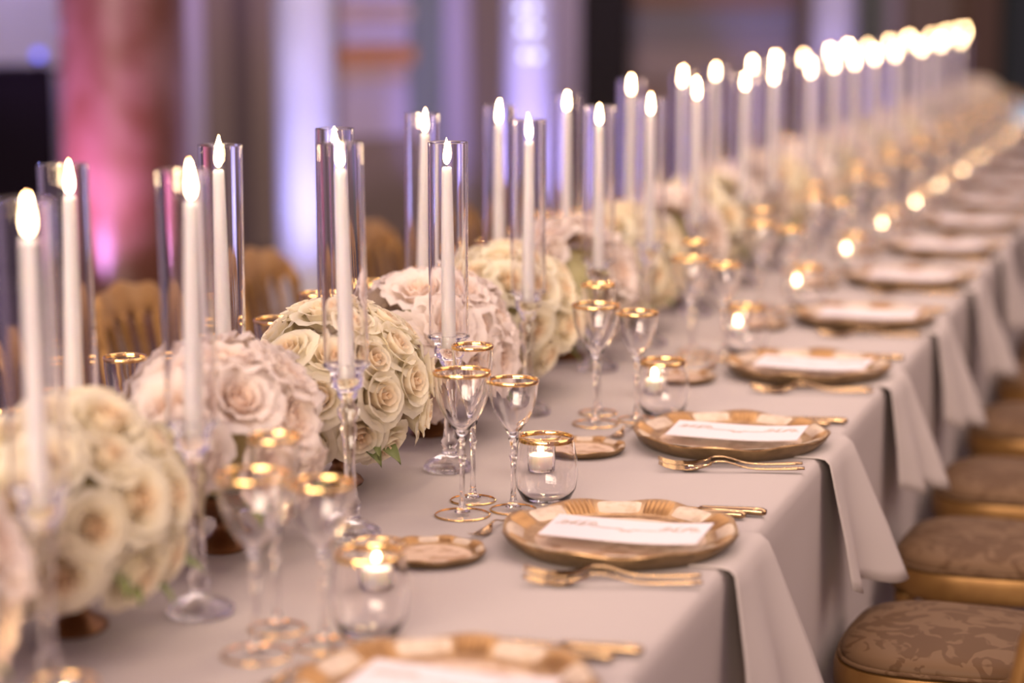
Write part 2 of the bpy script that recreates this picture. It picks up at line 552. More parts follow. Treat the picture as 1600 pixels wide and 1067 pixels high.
# cool standing lamp glowing past the end of the table
p = plan(1604, 14.2, 196)
sl = thing('standing_lamp', 'pale blue glowing lantern on a thin stand past the end of the table', 'lamp', (p.x, p.y, 0))
obj('stand', mesh('stand', [lathe([(0, 0), (0.12, 0), (0.12, 0.015), (0.015, 0.03), (0.012, p.z - 0.1), (0, p.z - 0.1)], 14)], m_dark, True, 40), sl)
obj('shade', mesh('shade', [lathe([(0, p.z - 0.1), (0.05, p.z - 0.1), (0.06, p.z), (0.05, p.z + 0.1), (0, p.z + 0.1)], 18)], emit('cool_shade', (0.55, 0.75, 1.0), 0.9), True, 40), sl)

# ------------------------------------------------------------------ tablecloth
Y0C, Y1C = 0.95, 12.75


def build_cloth():
    V, F = [], []
    ny = 560
    ys = [Y0C + (Y1C - Y0C) * i / ny for i in range(ny + 1)]

    def fold(y, s):
        return (math.sin(y * 9.1 + s) * 0.5 + math.sin(y * 15.7 + 1.3 * s) * 0.3 + math.sin(y * 4.3 + 2 * s) * 0.5)
    drops = [0.006, 0.02, 0.05, 0.10, 0.18, 0.28, 0.40, 0.52, 0.64, 0.735]
    sec = []
    # one cross-section from the far hem over the top to the near hem
    for d in reversed(drops):
        sec.append(('b', d))
    for t in [0.012, 0.1, 0.3, 0.5, 0.7, 0.9, 0.988]:
        sec.append(('t', t))
    for d in drops:
        sec.append(('f', d))
    m = len(sec)
    for y in ys:
        for k, t in sec:
            if k == 't':
                x = XB + (XE - XB) * t if 0.05 < t < 0.95 else (XB + 0.012 if t < 0.5 else XE - 0.012)
                V.append((x, y, ZT))
            else:
                am = (0.034 if k == 'f' else 0.012) * (0.25 * min(1, t / 0.3) + 0.75 * max(0, t - 0.36) / 0.37)
                off = am * (0.45 + fold(y, 0.0 if k == 'f' else 2.0))
                off = max(off, -0.005 + 0.02 * t)
                r0 = 0.012
                z = ZT - t
                ins = 0.0 if t > 0.012 else 0.004
                x = (XE - ins + off) if k == 'f' else (XB + ins - off)
                V.append((x, y, max(z, 0.004)))
    for i in range(ny):
        for j in range(m - 1):
            a = i * m + j
            F.append((a, a + 1, a + m + 1, a + m))
    # end drops
    for e, y, sgn in ((0, Y0C, -1), (ny, Y1C, 1)):
        base = len(V)
        n = len(drops)
        tops = list(range(e * m + n, e * m + n + 7))
        cols = [XB + 0.012] + [V[q][0] for q in tops[1:-1]] + [XE - 0.012]
        for d in drops:
            for x in cols:
                V.append((x, y + sgn * (0.03 * d + 0.02 * d * math.sin(x * 17)), max(ZT - d, 0.004)))
        w = len(cols)
        for q in range(w - 1):
            fcs = (tops[q], tops[q + 1], base + q + 1, base + q)
            F.append(fcs if sgn > 0 else fcs[::-1])
        for r in range(n - 1):
            for q in range(w - 1):
                a = base + r * w + q
                fcs = (a, a + 1, a + w + 1, a + w)
                F.append(fcs if sgn > 0 else fcs[::-1])
        for r in range(n):       # join the corners to the side drops
            near = e * m + (n - 1 - r)
            far = e * m + n + 7 + r
            a, b = base + r * w, base + r * w + w - 1
            if r < n - 1:
                F.append((near, near - 1, a + w, a))
                F.append((b, b + w, far + 1, far))
    return mesh('tablecloth', [(V, F)], M_CLOTH)


tag(obj('tablecloth', build_cloth()), 'cream floor length tablecloth over the long banquet table', 'tablecloth')

# ------------------------------------------------------------------ chairs
def rounded_seat(w_f, w_b, d, n=40, e=4.0):
    """outline of a rounded trapezoid, front at -x"""
    pts = []
    for i in range(n):
        a = 2 * PI * i / n
        c, s = math.cos(a), math.sin(a)
        x = (abs(c) ** (2 / e)) * (1 if c > 0 else -1) * d / 2
        w = (w_f + (w_b - w_f) * (x / d + 0.5)) / 2
        y = (abs(s) ** (2 / e)) * (1 if s > 0 else -1) * w
        pts.append((x, y))
    return pts


def extrude_outline(rings):
    """rings: list of (outline, z); closes top and bottom"""
    V, F = [], []
    n = len(rings[0][0])
    for o, z in rings:
        V += [(x, y, z) for x, y in o]
    for k in range(len(rings) - 1):
        for i in range(n):
            j = (i + 1) % n
            F.append((k * n + i, k * n + j, (k + 1) * n + j, (k + 1) * n + i))
    F.append(tuple(range(n))[::-1])
    F.append(tuple(range((len(rings) - 1) * n, len(rings) * n)))
    return V, F


def sc_o(o, k):
    return [(x * k, y * k) for x, y in o]


so = rounded_seat(0.42, 0.37, 0.40, 48, 3.2)
ME_SEATFRAME = mesh('seat_frame', [extrude_outline([(sc_o(so, 0.94), 0.385), (sc_o(so, 0.985), 0.388), (so, 0.398), (so, 0.428), (sc_o(so, 0.985), 0.440), (sc_o(so, 0.93), 0.442)])], M_CHAIR, True, 50)
ME_SEATPAD = mesh('seat_pad', [extrude_outline([(sc_o(so, 0.90), 0.438), (sc_o(so, 0.945), 0.446), (sc_o(so, 0.94), 0.456), (sc_o(so, 0.90), 0.467), (sc_o(so, 0.80), 0.475), (sc_o(so, 0.6), 0.482), (sc_o(so, 0.35), 0.486), (sc_o(so, 0.1), 0.487)])], M_DAMASK, True)
ME_PIPING = mesh('piping', [tube([(x * 0.955, y * 0.955, 0.446) for x, y in so] + [(so[0][0] * 0.955, so[0][1] * 0.955, 0.446)], 0.0045, 6)], M_DAMASK)
leg_p = [(0, 0), (0.011, 0), (0.013, 0.02), (0.012, 0.06), (0.015, 0.16), (0.0165, 0.26), (0.014, 0.30), (0.019, 0.305), (0.019, 0.315), (0.014, 0.32), (0.018, 0.325), (0.018, 0.335), (0.014, 0.34), (0.018, 0.345), (0.018, 0.355), (0.014, 0.36), (0.021, 0.37), (0.021, 0.39)]
ME_LEG = mesh('leg', [lathe(leg_p, 14)], M_CHAIR, True, 50)
ME_STRETCH = mesh('stretcher', [tube([(0, -0.145, 0.2), (0, -0.07, 0.2), (0, 0, 0.2), (0, 0.07, 0.2), (0, 0.145, 0.2)], [0.007, 0.008, 0.012, 0.008, 0.007], 8)], M_CHAIR)


def back_x(z):
    return 0.175 + 0.10 * max(0, (z - 0.40) / 0.5) ** 1.3


def chair_back_post(s):
    pts, rad = [], []
    for i in range(15):
        z = 0.0 + 0.84 * i / 14
        x = back_x(z) if z > 0.40 else 0.175 + 0.03 * (1 - z / 0.4)
        y = s * (0.155 + 0.02 * math.sin(PI * max(0, z - 0.40) / 0.44))
        pts.append((x, y, z))
        rad.append(0.012 + 0.004 * (1 if i % 4 == 0 else 0))
    return mesh('back_post', [tube(pts, rad, 10)], M_CHAIR)


ME_POST = {s: chair_back_post(s) for s in (-1, 1)}


def crest():
    V, F = [], []
    n = 36
    for i in range(n + 1):
        t = -1 + 2 * i / n
        y = 0.192 * t
        top = 0.892 - 0.035 * t * t - 0.05 * t ** 6 + 0.006 * math.cos(t * 9.5)
        bot = 0.815 - 0.02 * t * t + 0.012 * math.cos(t * 5 * PI)
        if abs(t) > 0.9:
            bot -= 0.02
        bx = 0.022 * (1 - t * t)
        for z, dx in ((bot, -0.011), (top - 0.008, -0.012), (top, 0), (top - 0.008, 0.012), (bot, 0.011)):
            V.append((back_x(z) + bx + dx, y, z))
    m = 5
    for i in range(n):
        for j in range(m):
            a, b = i * m + j, i * m + (j + 1) % m
            F.append((a, b, b + m, a + m))
    F.append(tuple(range(m))[::-1])
    F.append(tuple(n * m + j for j in range(m)))
    return mesh('crest_rail', [(V, F)], M_CHAIR, True, 60)


ME_CREST = crest()
ME_LOWRAIL = mesh('lower_rail', [tube([(back_x(0.55) + 0.02 * (1 - (y / 0.16) ** 2), y, 0.55) for y in (-0.165, -0.1, -0.05, 0, 0.05, 0.1, 0.165)], 0.011, 8)], M_CHAIR)


def spindle(y):
    pts, rad = [], []
    for i in range(11):
        z = 0.55 + 0.275 * i / 10
        pts.append((back_x(z) + 0.02 * (1 - (y / 0.17) ** 2), y * (0.72 + 0.28 * (i / 10)), z))
        rad.append([0.011, 0.007, 0.009, 0.006, 0.0065, 0.0075, 0.008, 0.009, 0.0105, 0.0125, 0.0135][i])
    return mesh('spindle', [tube(pts, rad, 8)], M_CHAIR)


ME_SPINDLES = [spindle(y) for y in (-0.105, -0.035, 0.035, 0.105)]
ME_TOPKNOB = mesh('finial', [lathe([(0.016, 0), (0.013, 0.012), (0.018, 0.022), (0.012, 0.034), (0, 0.04)], 12)], M_CHAIR)


def chair(loc, rz, label, group):
    c = thing('gilt_chair', label, 'chair', loc, (0, 0, rz), group)
    c.scale = (1, 1, 0.945)
    obj('seat_frame', ME_SEATFRAME, c)
    sp = obj('seat_pad', ME_SEATPAD, c)
    obj('piping', ME_PIPING, sp)
    for sy in (-1, 1):
        obj('leg', ME_LEG, c, (-0.155, sy * 0.155, 0))
        obj('back_post', ME_POST[sy], c)
    obj('stretcher', ME_STRETCH, c, (-0.15, 0, 0))
    obj('stretcher', ME_STRETCH, c, (0.03, 0, 0.04))
    obj('crest_rail', ME_CREST, c)
    obj('lower_rail', ME_LOWRAIL, c)
    for me in ME_SPINDLES:
        obj('spindle', me, c)
    return c


CH_X = -0.376
chair((-0.392, 2.95, 0), math.radians(-12), 'gilt chair at the near right corner, only its back post showing', 'gilt chairs along the near side')
for i, (y, t) in enumerate(zip((3.555, 4.20, 4.80, 5.50, 6.20, 6.90), ('its damask seat pad shown in full', 'behind the chair with the sharply seen damask pad', 'third along the row from the near corner', 'fourth along the row from the near corner', 'fifth along the row from the near corner', 'farthest one showing in the row of seats'))):
    chair((CH_X, y, 0), random.uniform(-0.03, 0.03), 'gilt chair with beige seat, ' + t, 'gilt chairs along the near side')
BACKC = [(2.95, 'leftmost gilt chair back behind the first candles'), (3.70, 'gilt chair back with open spindles left of the red marble column foot'), (4.42, 'gilt chair back in front of the bright blue column'),
         (5.12, 'gilt chair back behind the roses below the stone relief'), (5.85, 'gilt chair back seen between candle tubes right of the relief'), (6.55, 'gilt chair back below the violet column with bright discs'), (7.3, 'far gilt chair back mostly hidden by glass tubes')]
for y, lb in BACKC:
    chair((XB - 0.215, y - 0.07, 0), PI + random.uniform(-0.05, 0.05), lb, 'gilt chairs along the far side')

# ------------------------------------------------------------------ chargers and side plates
def tray_rim(R, zt, k, ripple, n=160):
    pts = []
    for i in range(n):
        a = 2 * PI * i / n
        pts.append(R * (1 + ripple * math.cos(a * k)))
    return pts


def tray_body(R, zt, k, ripple, well):
    """tray with a scalloped flaring rim; material 0 side, 1 gilt rim, 2 painted well"""
    n = 128
    V, F, I = [], [], []
    prof = [(0.80 * R, 0.0, 0), (0.86 * R, 0.0012, 0.2), (0.965 * R, zt * 0.55, 0.7), (R, zt * 0.92, 1), (0.995 * R, zt, 1), (0.965 * R, zt * 1.0, 1), (0.80 * R, zt * 0.46, 0.4), (0.77 * R, zt * 0.40, 0.2), (0.745 * R, zt * 0.42, 0), (0.72 * R, zt * 0.36, 0), (well * R, zt * 0.34, 0)]
    for r, z, w in prof:
        for i in range(n):
            a = 2 * PI * i / n
            rr = r * (1 + w * ripple * math.cos(a * k))
            zz = z + w * 0.10 * zt * math.cos(a * k) * (1 if z > 0 else 0)
            V.append((rr * math.cos(a), rr * math.sin(a), zz))
    for q in range(len(prof) - 1):
        for i in range(n):
            j = (i + 1) % n
            F.append((q * n + i, q * n + j, (q + 1) * n + j, (q + 1) * n + i))
            I.append(0 if q < 3 else (1 if q < 9 else 2))
    F.append(tuple(range(n))[::-1])
    I.append(0)
    F.append(tuple((len(prof) - 1) * n + i for i in range(n)))
    I.append(2)
    me = bpy.data.meshes.new('tray')
    me.from_pydata(V, [], F)
    for m in (M_TRAYSIDE, M_TRAY, M_WELL):
        me.materials.append(m)
    me.polygons.foreach_set('material_index', I)
    me.polygons.foreach_set('use_smooth', [True] * len(F))
    me.set_sharp_from_angle(angle=math.radians(50))
    return me


def rim_patch(R, zt, a0, a1, ridges, h, material, name, r0=0.815, r1=0.955):
    """raised ornament on the inner slope of the rim, centred on angle 0"""
    V, F = [], []
    na, nr = (ridges * 6 if ridges else 14), 4
    zf = lambda q: zt * (0.46 + (1.0 - 0.46) * (q - 0.80) / 0.165) + 0.0004
    for j in range(nr + 1):
        q = r0 + (r1 - r0) * j / nr
        for i in range(na + 1):
            t = i / na
            a = a0 + (a1 - a0) * t
            e = min(1, 6 * min(t, 1 - t)) * min(1, 3.0 * min(j, nr - j) + 0.05)
            hh = h * e * ((0.45 + 0.55 * abs(math.sin(PI * ridges * t))) if ridges else 1.0)
            bow = (0.02 * R * math.sin(PI * t)) * (j / nr) if ridges else 0
            V.append(((q * R + bow) * math.cos(a), (q * R + bow) * math.sin(a), zf(q) + hh - (0.001 if e < 0.1 else 0)))
    for j in range(nr):
        for i in range(na):
            a = j * (na + 1) + i
            F.append((a, a + 1, a + na + 2, a + na + 1)[::-1])
    return mesh(name, [(V, F)], material)


CR, CZ, CK = 0.165, 0.027, 8
ME_TRAY = tray_body(CR, CZ, CK, 0.014, 0.5)
seg = 2 * PI / CK
ME_PANEL = rim_patch(CR, CZ, -0.29 * seg, 0.29 * seg, 0, 0.0018, M_PANEL, 'rim_panel')
ME_SHELL = rim_patch(CR, CZ, -0.19 * seg, 0.19 * seg, 6, 0.0045, M_SHELL, 'fluted_shell', 0.80, 0.985)
SR, SZ, SK = 0.072, 0.013, 8
ME_STRAY = tray_body(SR, SZ, SK, 0.016, 0.5)
sseg = 2 * PI / SK
ME_SPANEL = rim_patch(SR, SZ, -0.29 * sseg, 0.29 * sseg, 0, 0.0009, M_PANEL, 'rim_panel')
ME_SSHELL = rim_patch(SR, SZ, -0.19 * sseg, 0.19 * sseg, 4, 0.002, M_SHELL, 'fluted_shell', 0.80, 0.985)


def ring_join(me_list, k, name):
    """all rim ornaments of a far tray joined in one part"""
    parts, mats = [], []
    for mi, (me, ph) in enumerate(me_list):
        v = [tuple(x.co) for x in me.vertices]
        f = [tuple(p.vertices) for p in me.polygons]
        mats.append(me.materials[0])
        for i in range(k):
            q = xf((v, f), rot=(0, 0, 2 * PI * (i + ph) / k))
            parts.append((q[0], q[1], mi))
    return mesh(name, parts, mats)


ME_RIMALL = ring_join([(ME_PANEL, 0.5), (ME_SHELL, 0.0)], CK, 'rim_ornament')
ME_SRIMALL = ring_join([(ME_SPANEL, 0.5), (ME_SSHELL, 0.0)], SK, 'rim_ornament')


def charger(x, y, rz, label, detail):
    c = thing('charger_plate', label, 'plate', (x, y, ZT), (0, 0, rz), 'gilt charger plates')
    obj('tray', ME_TRAY, c)
    if detail:
        for i in range(CK):
            obj('rim_panel', ME_PANEL, c, rot=(0, 0, seg * (i + 0.5)))
            obj('fluted_shell', ME_SHELL, c, rot=(0, 0, seg * i))
    else:
        obj('rim_ornament', ME_RIMALL, c)
    return c


def side_plate(x, y, rz, label, detail):
    c = thing('side_plate', label, 'plate', (x, y, ZT), (0, 0, rz), 'small gilt side plates')
    obj('tray', ME_STRAY, c)
    if detail:
        for i in range(SK):
            obj('rim_panel', ME_SPANEL, c, rot=(0, 0, sseg * (i + 0.5)))
            obj('fluted_shell', ME_SSHELL, c, rot=(0, 0, sseg * i))
    else:
        obj('rim_ornament', ME_SRIMALL, c)


# menu card, lightly arched, resting on the slope of the rim
def card_z(x, y):
    return 0.0275 + 0.007 * (x / 0.112) ** 2 * (1 if x > 0 else 0.1) + 0.0050 * y / 0.06


def card_mesh():
    V, F = [], []
    nx, ny = 14, 4
    for s in (0, 0.0016):
        for i in range(nx + 1):
            for j in range(ny + 1):
                x = -0.112 + 0.224 * i / nx
                y = -0.054 + 0.088 * j / ny
                V.append((x, y, card_z(x, y) + s))
    N = (nx + 1) * (ny + 1)
    for i in range(nx):
        for j in range(ny):
            a = i * (ny + 1) + j
            F.append((a, a + 1, a + ny + 2, a + ny + 1))
            F.append((N + a, N + a + ny + 1, N + a + ny + 2, N + a + 1))
    for i in range(nx):
        for j in (0, ny):
            a, b = i * (ny + 1) + j, (i + 1) * (ny + 1) + j
            F.append((a, b, b + N, a + N) if j == 0 else (b, a, a + N, b + N))
    for j in range(ny):
        for i in (0, nx):
            a, b = i * (ny + 1) + j, i * (ny + 1) + j + 1
            F.append((b, a, a + N, b + N) if i == 0 else (a, b, b + N, a + N))
    return mesh('card', [(V, F)], M_CARD, True, 40)


def flourish_mesh():
    parts = []

    def stroke(pts, r):
        parts.append(tube([(x, y, card_z(x, y) + 0.0021) for x, y in pts], r, 5, 0.35))

    for sx in (-1, 1):
        cx = sx * 0.072
        for k in range(4):
            px = cx + sx * (-0.018 + 0.013 * k)
            stroke([(px + 0.006 * math.cos(t * 0.75) * (1 - t / 14), 0.004 + 0.012 * math.sin(t * 0.75 + k) * (1 - t / 14)) for t in range(12)], 0.0007)
        stroke([(cx + sx * (-0.028 + 0.006 * t), 0.006 * math.sin(t * 1.1)) for t in range(11)], 0.0007)
        stroke([(cx + sx * (-0.02 - 0.0045 * t), -0.004 - 0.002 * math.sin(t * 0.35)) for t in range(11)], 0.0006)
    stroke([(-0.046 + 0.0046 * t, -0.005 - 0.007 * math.exp(-((t - 10) / 2.4) ** 2)) for t in range(21)], 0.0006)
    stroke([(0.008 * math.cos(t * 0.6), -0.012 + 0.004 * math.sin(t * 1.2)) for t in range(11)], 0.0006)
    return mesh('scroll_print', parts, M_INK)


ME_CARD, ME_FLOUR = card_mesh(), flourish_mesh()


def fork_meshes():
    # handle along +x from the neck at 0; tines towards -x
    pts, rad = [], []
    for i in range(13):
        t = i / 12
        x = 0.0 + 0.135 * t
        z = 0.004 + 0.012 * math.exp(-((t - 0.12) / 0.22) ** 2) + 0.004 * t * t
        pts.append((x, 0, z))
        rad.append(0.0030 + 0.0035 * t ** 2 if t < 0.97 else 0.005)
    h = [tube(pts, rad, 8, 0.45)]
    # shoulder bowl
    V, F = [], []
    n = 6
    secs = [(0.004, 0.003, 0.0135), (-0.006, 0.007, 0.010), (-0.018, 0.0115, 0.0065), (-0.030, 0.0125, 0.0055), (-0.036, 0.0125, 0.006)]
    for x, w, z in secs:
        for j in range(n + 1):
            u = -1 + 2 * j / n
            V.append((x, w * u, z - 0.0025 * (1 - u * u)))
        for j in range(n + 1):
            u = -1 + 2 * j / n
            V.append((x, w * u, z - 0.0025 * (1 - u * u) - 0.0016))
    m = 2 * (n + 1)
    for i in range(len(secs) - 1):
        for j in range(n):
            a = i * m + j
            F.append((a, a + 1, a + m + 1, a + m))
            b = a + n + 1
            F.append((b + 1, b, b + m, b + m + 1))
        a = i * m
        F.append((a, a + m, a + m + n + 1, a + n + 1))
        a = i * m + n
        F.append((a + m, a, a + n + 1, a + m + n + 1))
    hd = [(V, F)]
    tin = []
    for k in range(4):
        y = -0.0105 + 0.007 * k
        tin.append(tube([(-0.034, y, 0.0045), (-0.048, y, 0.005), (-0.062, y, 0.008), (-0.072, y * 0.97, 0.0125)], [0.002, 0.0019, 0.0016, 0.0008], 6, 0.6))
    return h, hd, tin


_h, _hd, _t = fork_meshes()
ME_FHANDLE = mesh('handle', _h, M_CUTLERY)
ME_FHEAD = mesh('head', _hd, M_CUTLERY)
ME_FTINE = [mesh('tine', [t], M_CUTLERY) for t in _t]
ME_FORKALL = mesh('fork', _h + _hd + _t, M_CUTLERY)


def knife_meshes():
    b = []
    V = []
    secs = [(0.0, 0.004, 0.006), (-0.02, 0.0075, 0.006), (-0.06, 0.009, 0.005), (-0.10, 0.0085, 0.0045), (-0.125, 0.005, 0.004), (-0.133, 0.001, 0.004)]
    F = []
    for x, w, z in secs:
        V += [(x, -w, z), (x, 0, z + 0.0012), (x, w, z), (x, 0, z - 0.0012)]
    for i in range(len(secs) - 1):
        for j in range(4):
            a, c = i * 4 + j, i * 4 + (j + 1) % 4
            F.append((a, c, c + 4, a + 4))
    F.append((3, 2, 1, 0))
    b = [(V, F)]
    h = [tube([(0.0, 0, 0.006), (0.006, 0, 0.0065), (0.03, 0, 0.007), (0.075, 0, 0.008), (0.094, 0, 0.008), (0.10, 0, 0.008)], [0.004, 0.0055, 0.006, 0.0078, 0.008, 0.005], 10, 0.75)]
    return h, b


_kh, _kb = knife_meshes()
ME_KHANDLE = mesh('handle', _kh, M_CUTLERY)
ME_KBLADE = mesh('blade', _kb, M_CUTLERY)
ME_KALL = mesh('knife', _kh + _kb, M_CUTLERY)


def fork(loc, rz, label, detail, group='gilt forks', sc=None):
    if detail:
        c = thing('dinner_fork', label, 'fork', loc, (0, 0, rz), group)
        obj('handle', ME_FHANDLE, c)
        hd = obj('head', ME_FHEAD, c)
        for m in ME_FTINE:
            obj('tine', m, hd)
    else:
        c = tag(obj('dinner_fork', ME_FORKALL, None, loc, (0, 0, rz)), label, 'fork', group)
    if sc:
        c.scale = (sc, sc, sc)
    return c


def knife(loc, rz, label, detail):
    if detail:
        c = thing('dinner_knife', label, 'knife', loc, (0, 0, rz), 'gilt knives')
        obj('handle', ME_KHANDLE, c)
        obj('blade', ME_KBLADE, c)
    else:
        tag(obj('dinner_knife', ME_KALL, None, loc, (0, 0, rz)), label, 'knife', 'gilt knives')


# napkin lying under the charger and falling over the table edge
def napkin_mesh(seed):
    rnd = random.Random(seed)
    V, F = [], []
    nu = 26
    L = 0.225 + rnd.uniform(-0.015, 0.015)
    path = [(-0.10, 0.0015), (-0.04, 0.0015), (-0.006, 0.0018), (0.006, 0.0), (0.0125, -0.008)]
    for k in range(1, 12):
        path.append((0.0135, -0.008 - (L - 0.008) * k / 11))
    ph = rnd.uniform(0, 6)
    m = nu + 1
    for s in (0, 1):
        for (px, pz) in path:
            d = max(0, -pz) / L
            for i in range(nu + 1):
                u = -1 + 2 * i / nu
                w = 0.105 + 0.012 * d - 0.02 * max(0, 0.15 - d)
                y = w * u + 0.012 * d * math.sin(3 * u + ph)
                ridge = (0.5 + 0.5 * math.sin(u * 3.6 + ph)) * 0.040 * d ** 1.1
                x = px + (ridge if d > 0 else 0) + (0.0016 if (s == 0 and d > 0) else 0)
                x += 0.008 * min(1, d * 1.6) + 0.055 * d * (u + 1) / 2
                z = pz + (0.0014 if s == 0 and d <= 0 else 0) - (0.03 * d * (u * 0.5 + 0.3 * math.sin(u * 4.4 + ph)) if d > 0 else 0)
                V.append((x, y, z))
    N = len(path) * m
    for i in range(len(path) - 1):
        for j in range(nu):
            a = i * m + j
            F.append((a, a + m, a + m + 1, a + 1))
            F.append((N + a, N + a + 1, N + a + m + 1, N + a + m))
        for j in (0, nu):
            a = i * m + j
            f = (a, N + a, N + a + m, a + m)
            F.append(f if j == 0 else f[::-1])
    e = (len(path) - 1) * m
    for j in range(nu):
        F.append((e + j, N + e + j, N + e + j + 1, e + j + 1))
        F.append((j, j + 1, N + j + 1, N + j))
    return mesh('napkin', [(V, F)], M_NAPKIN)


ME_NAPKIN = [napkin_mesh(s) for s in (3, 11, 5)]

# ------------------------------------------------------------------ glassware
def goblet_parts(H, rb, bowl_h, rf, waist=0.82):
    """H height, rb rim radius, bowl_h bowl height, rf foot radius"""
    z0 = H - bowl_h
    q = [(0.30, 0.13), (0.55, 0.28), (0.75, 0.43), (0.88, 0.58), (0.95, 0.74), (0.985, 0.88), (1.0, 1.0)]
    out = [(0.0, z0), (0.0055, z0 + 0.002)] + [(rb * a, z0 + bowl_h * b) for a, b in q]
    inn = [(rb * a - 0.0013 - 0.0008 * (1 - b), z0 + bowl_h * b + 0.0012 * (1 - b)) for a, b in reversed(q)] + [(0.003, z0 + bowl_h * 0.075), (0, z0 + bowl_h * 0.07)]
    bowl = mesh('bowl', [lathe(out + inn, 40)], M_BOWL, True, 60)
    rim = mesh('gold_rim', [lathe([(rb + 0.0004, H - 0.0055), (rb + 0.0008, H - 0.004), (rb + 0.0008, H - 0.0005), (rb - 0.0005, H + 0.0006), (rb - 0.0018, H - 0.0005), (rb - 0.0018, H - 0.0045)], 48)], M_GOLDRIM)
    stem = mesh('stem', [lathe([(0, 0.007), (0.012, 0.006), (0.0055, 0.014), (0.0036, 0.03), (0.0036, z0 * 0.62), (0.0048, z0 * 0.72), (0.0065, z0 * 0.76), (0.0045, z0 * 0.80), (0.0042, z0 * 0.92), (0.0075, z0), (0, z0 + 0.0015)], 18)], M_SOLID)
    foot = mesh('foot', [lathe([(0, 0.0008), (rf, 0.0008), (rf + 0.0008, 0.0014), (rf, 0.0026), (rf * 0.6, 0.0042), (0.013, 0.0062), (0, 0.0066)], 40)], M_FOOT)
    fglint = mesh('foot_glint', [lathe([(rf - 0.0006, 0.0004), (rf + 0.0013, 0.0006), (rf + 0.0013, 0.0022), (rf - 0.0006, 0.0031)], 40)], M_GOLDRIM)  # gold band stands in for the warm reflection along the foot's edge
    return [('bowl', bowl), ('gold_rim', rim), ('stem', stem), ('foot', foot), ('foot_glint', fglint)]


GOB_W = goblet_parts(0.215, 0.042, 0.098, 0.040)      # wide water goblet
GOB_F = goblet_parts(0.238, 0.031, 0.115, 0.034)      # tall narrow glass
GOB_S = goblet_parts(0.197, 0.037, 0.088, 0.034)      # smaller wine glass
TH = 0.102
ME_TUMB = mesh('bowl', [lathe([(0, 0.0008), (0.026, 0.0008), (0.036, 0.006), (0.045, 0.024), (0.0475, 0.045), (0.0462, 0.07), (0.0425, 0.09), (0.0405, TH),
                               (0.0390, TH), (0.0411, 0.09), (0.0447, 0.07), (0.046, 0.045), (0.0435, 0.026), (0.0345, 0.0085), (0.0, 0.0045)], 48)], M_BOWL, True, 60)
ME_TRIM = mesh('gold_rim', [lathe([(0.0418, TH - 0.007), (0.0416, TH - 0.004), (0.0412, TH), (0.0397, TH + 0.0007), (0.0384, TH), (0.0390, TH - 0.006)], 48)], M_GOLDRIM)
# ribbed votive cup
def votive_cup():
    n = 64
    prof = [(0.0, 0.0008), (0.020, 0.0008), (0.0235, 0.003), (0.0245, 0.02), (0.0255, 0.042), (0.0275, 0.05), (0.033, 0.057), (0.0345, 0.060)]
    inn = [(0.0325, 0.060), (0.031, 0.0575), (0.0255, 0.051), (0.0232, 0.042), (0.0225, 0.02), (0.021, 0.0075), (0.0, 0.007)]
    V, F = [], []
    rows = []
    for q, (r, z) in enumerate(prof + inn):
        rip = 0.045 if (2 <= q <= 4) else 0
        rows.append([len(V) + i for i in range(n)])
        for i in range(n):
            a = 2 * PI * i / n
            rr = max(r, 0.0002) * (1 + rip * (abs(math.sin(a * 8)) - 0.5))
            V.append((rr * math.cos(a), rr * math.sin(a), z))
    for a, b in zip(rows, rows[1:]):
        for i in range(n):
            j = (i + 1) % n
            F.append((a[i], a[j], b[j], b[i]))
    return mesh('cup', [(V, F)], M_BOWL, True, 60)


ME_VCUP = votive_cup()
ME_VRIM = mesh('gold_rim', [lathe([(0.0338, 0.0575), (0.0352, 0.060), (0.0342, 0.0618), (0.0326, 0.0612), (0.0318, 0.0590)], 40)], M_GOLDRIM)
ME_VWAX = mesh('wax', [lathe([(0, 0.0072), (0.0205, 0.0076), (0.0222, 0.018), (0.0226, 0.030), (0.015, 0.0292), (0.004, 0.0285), (0, 0.0285)], 28)], M_WAX, True, 50)
ME_VWICK = mesh('wick', [tube([(0, 0, 0.028), (0.0004, 0, 0.034)], 0.0008, 5)], M_WICK)


def flame_mesh(h, r, lean=0.0):
    prof = []
    for i in range(13):
        t = i / 12
        rr = r * math.sin(PI * t ** 0.62) ** 0.9 * (1 - 0.25 * t) * 1.12 if 0 < t < 1 else 0
        prof.append((rr, h * t))
    v, f = lathe(prof, 14)
    v = [(x + lean * (z / h) ** 2, y, z) for x, y, z in v]
    return mesh('flame', [(v, f)], M_FLAME)


ME_VFLAME = flame_mesh(0.024, 0.0060)


def group_thing(name, parts, loc, label, cat, group, rz=0.0):
    c = thing(name, label, cat, loc, (0, 0, rz), group)
    for nm, me in parts:
        obj(nm, me, c)
    return c


def votive(x, y, label):
    c = thing('votive_candle', label, 'votive', (x, y, ZT), (0, 0, random.uniform(0, 1)), 'lit votives in gold rimmed cups')
    obj('cup', ME_VCUP, c)
    obj('gold_rim', ME_VRIM, c)
    w = obj('wax', ME_VWAX, c)
    obj('wick', ME_VWICK, w)
    obj('flame', ME_VFLAME, w, (0, 0, 0.0315))


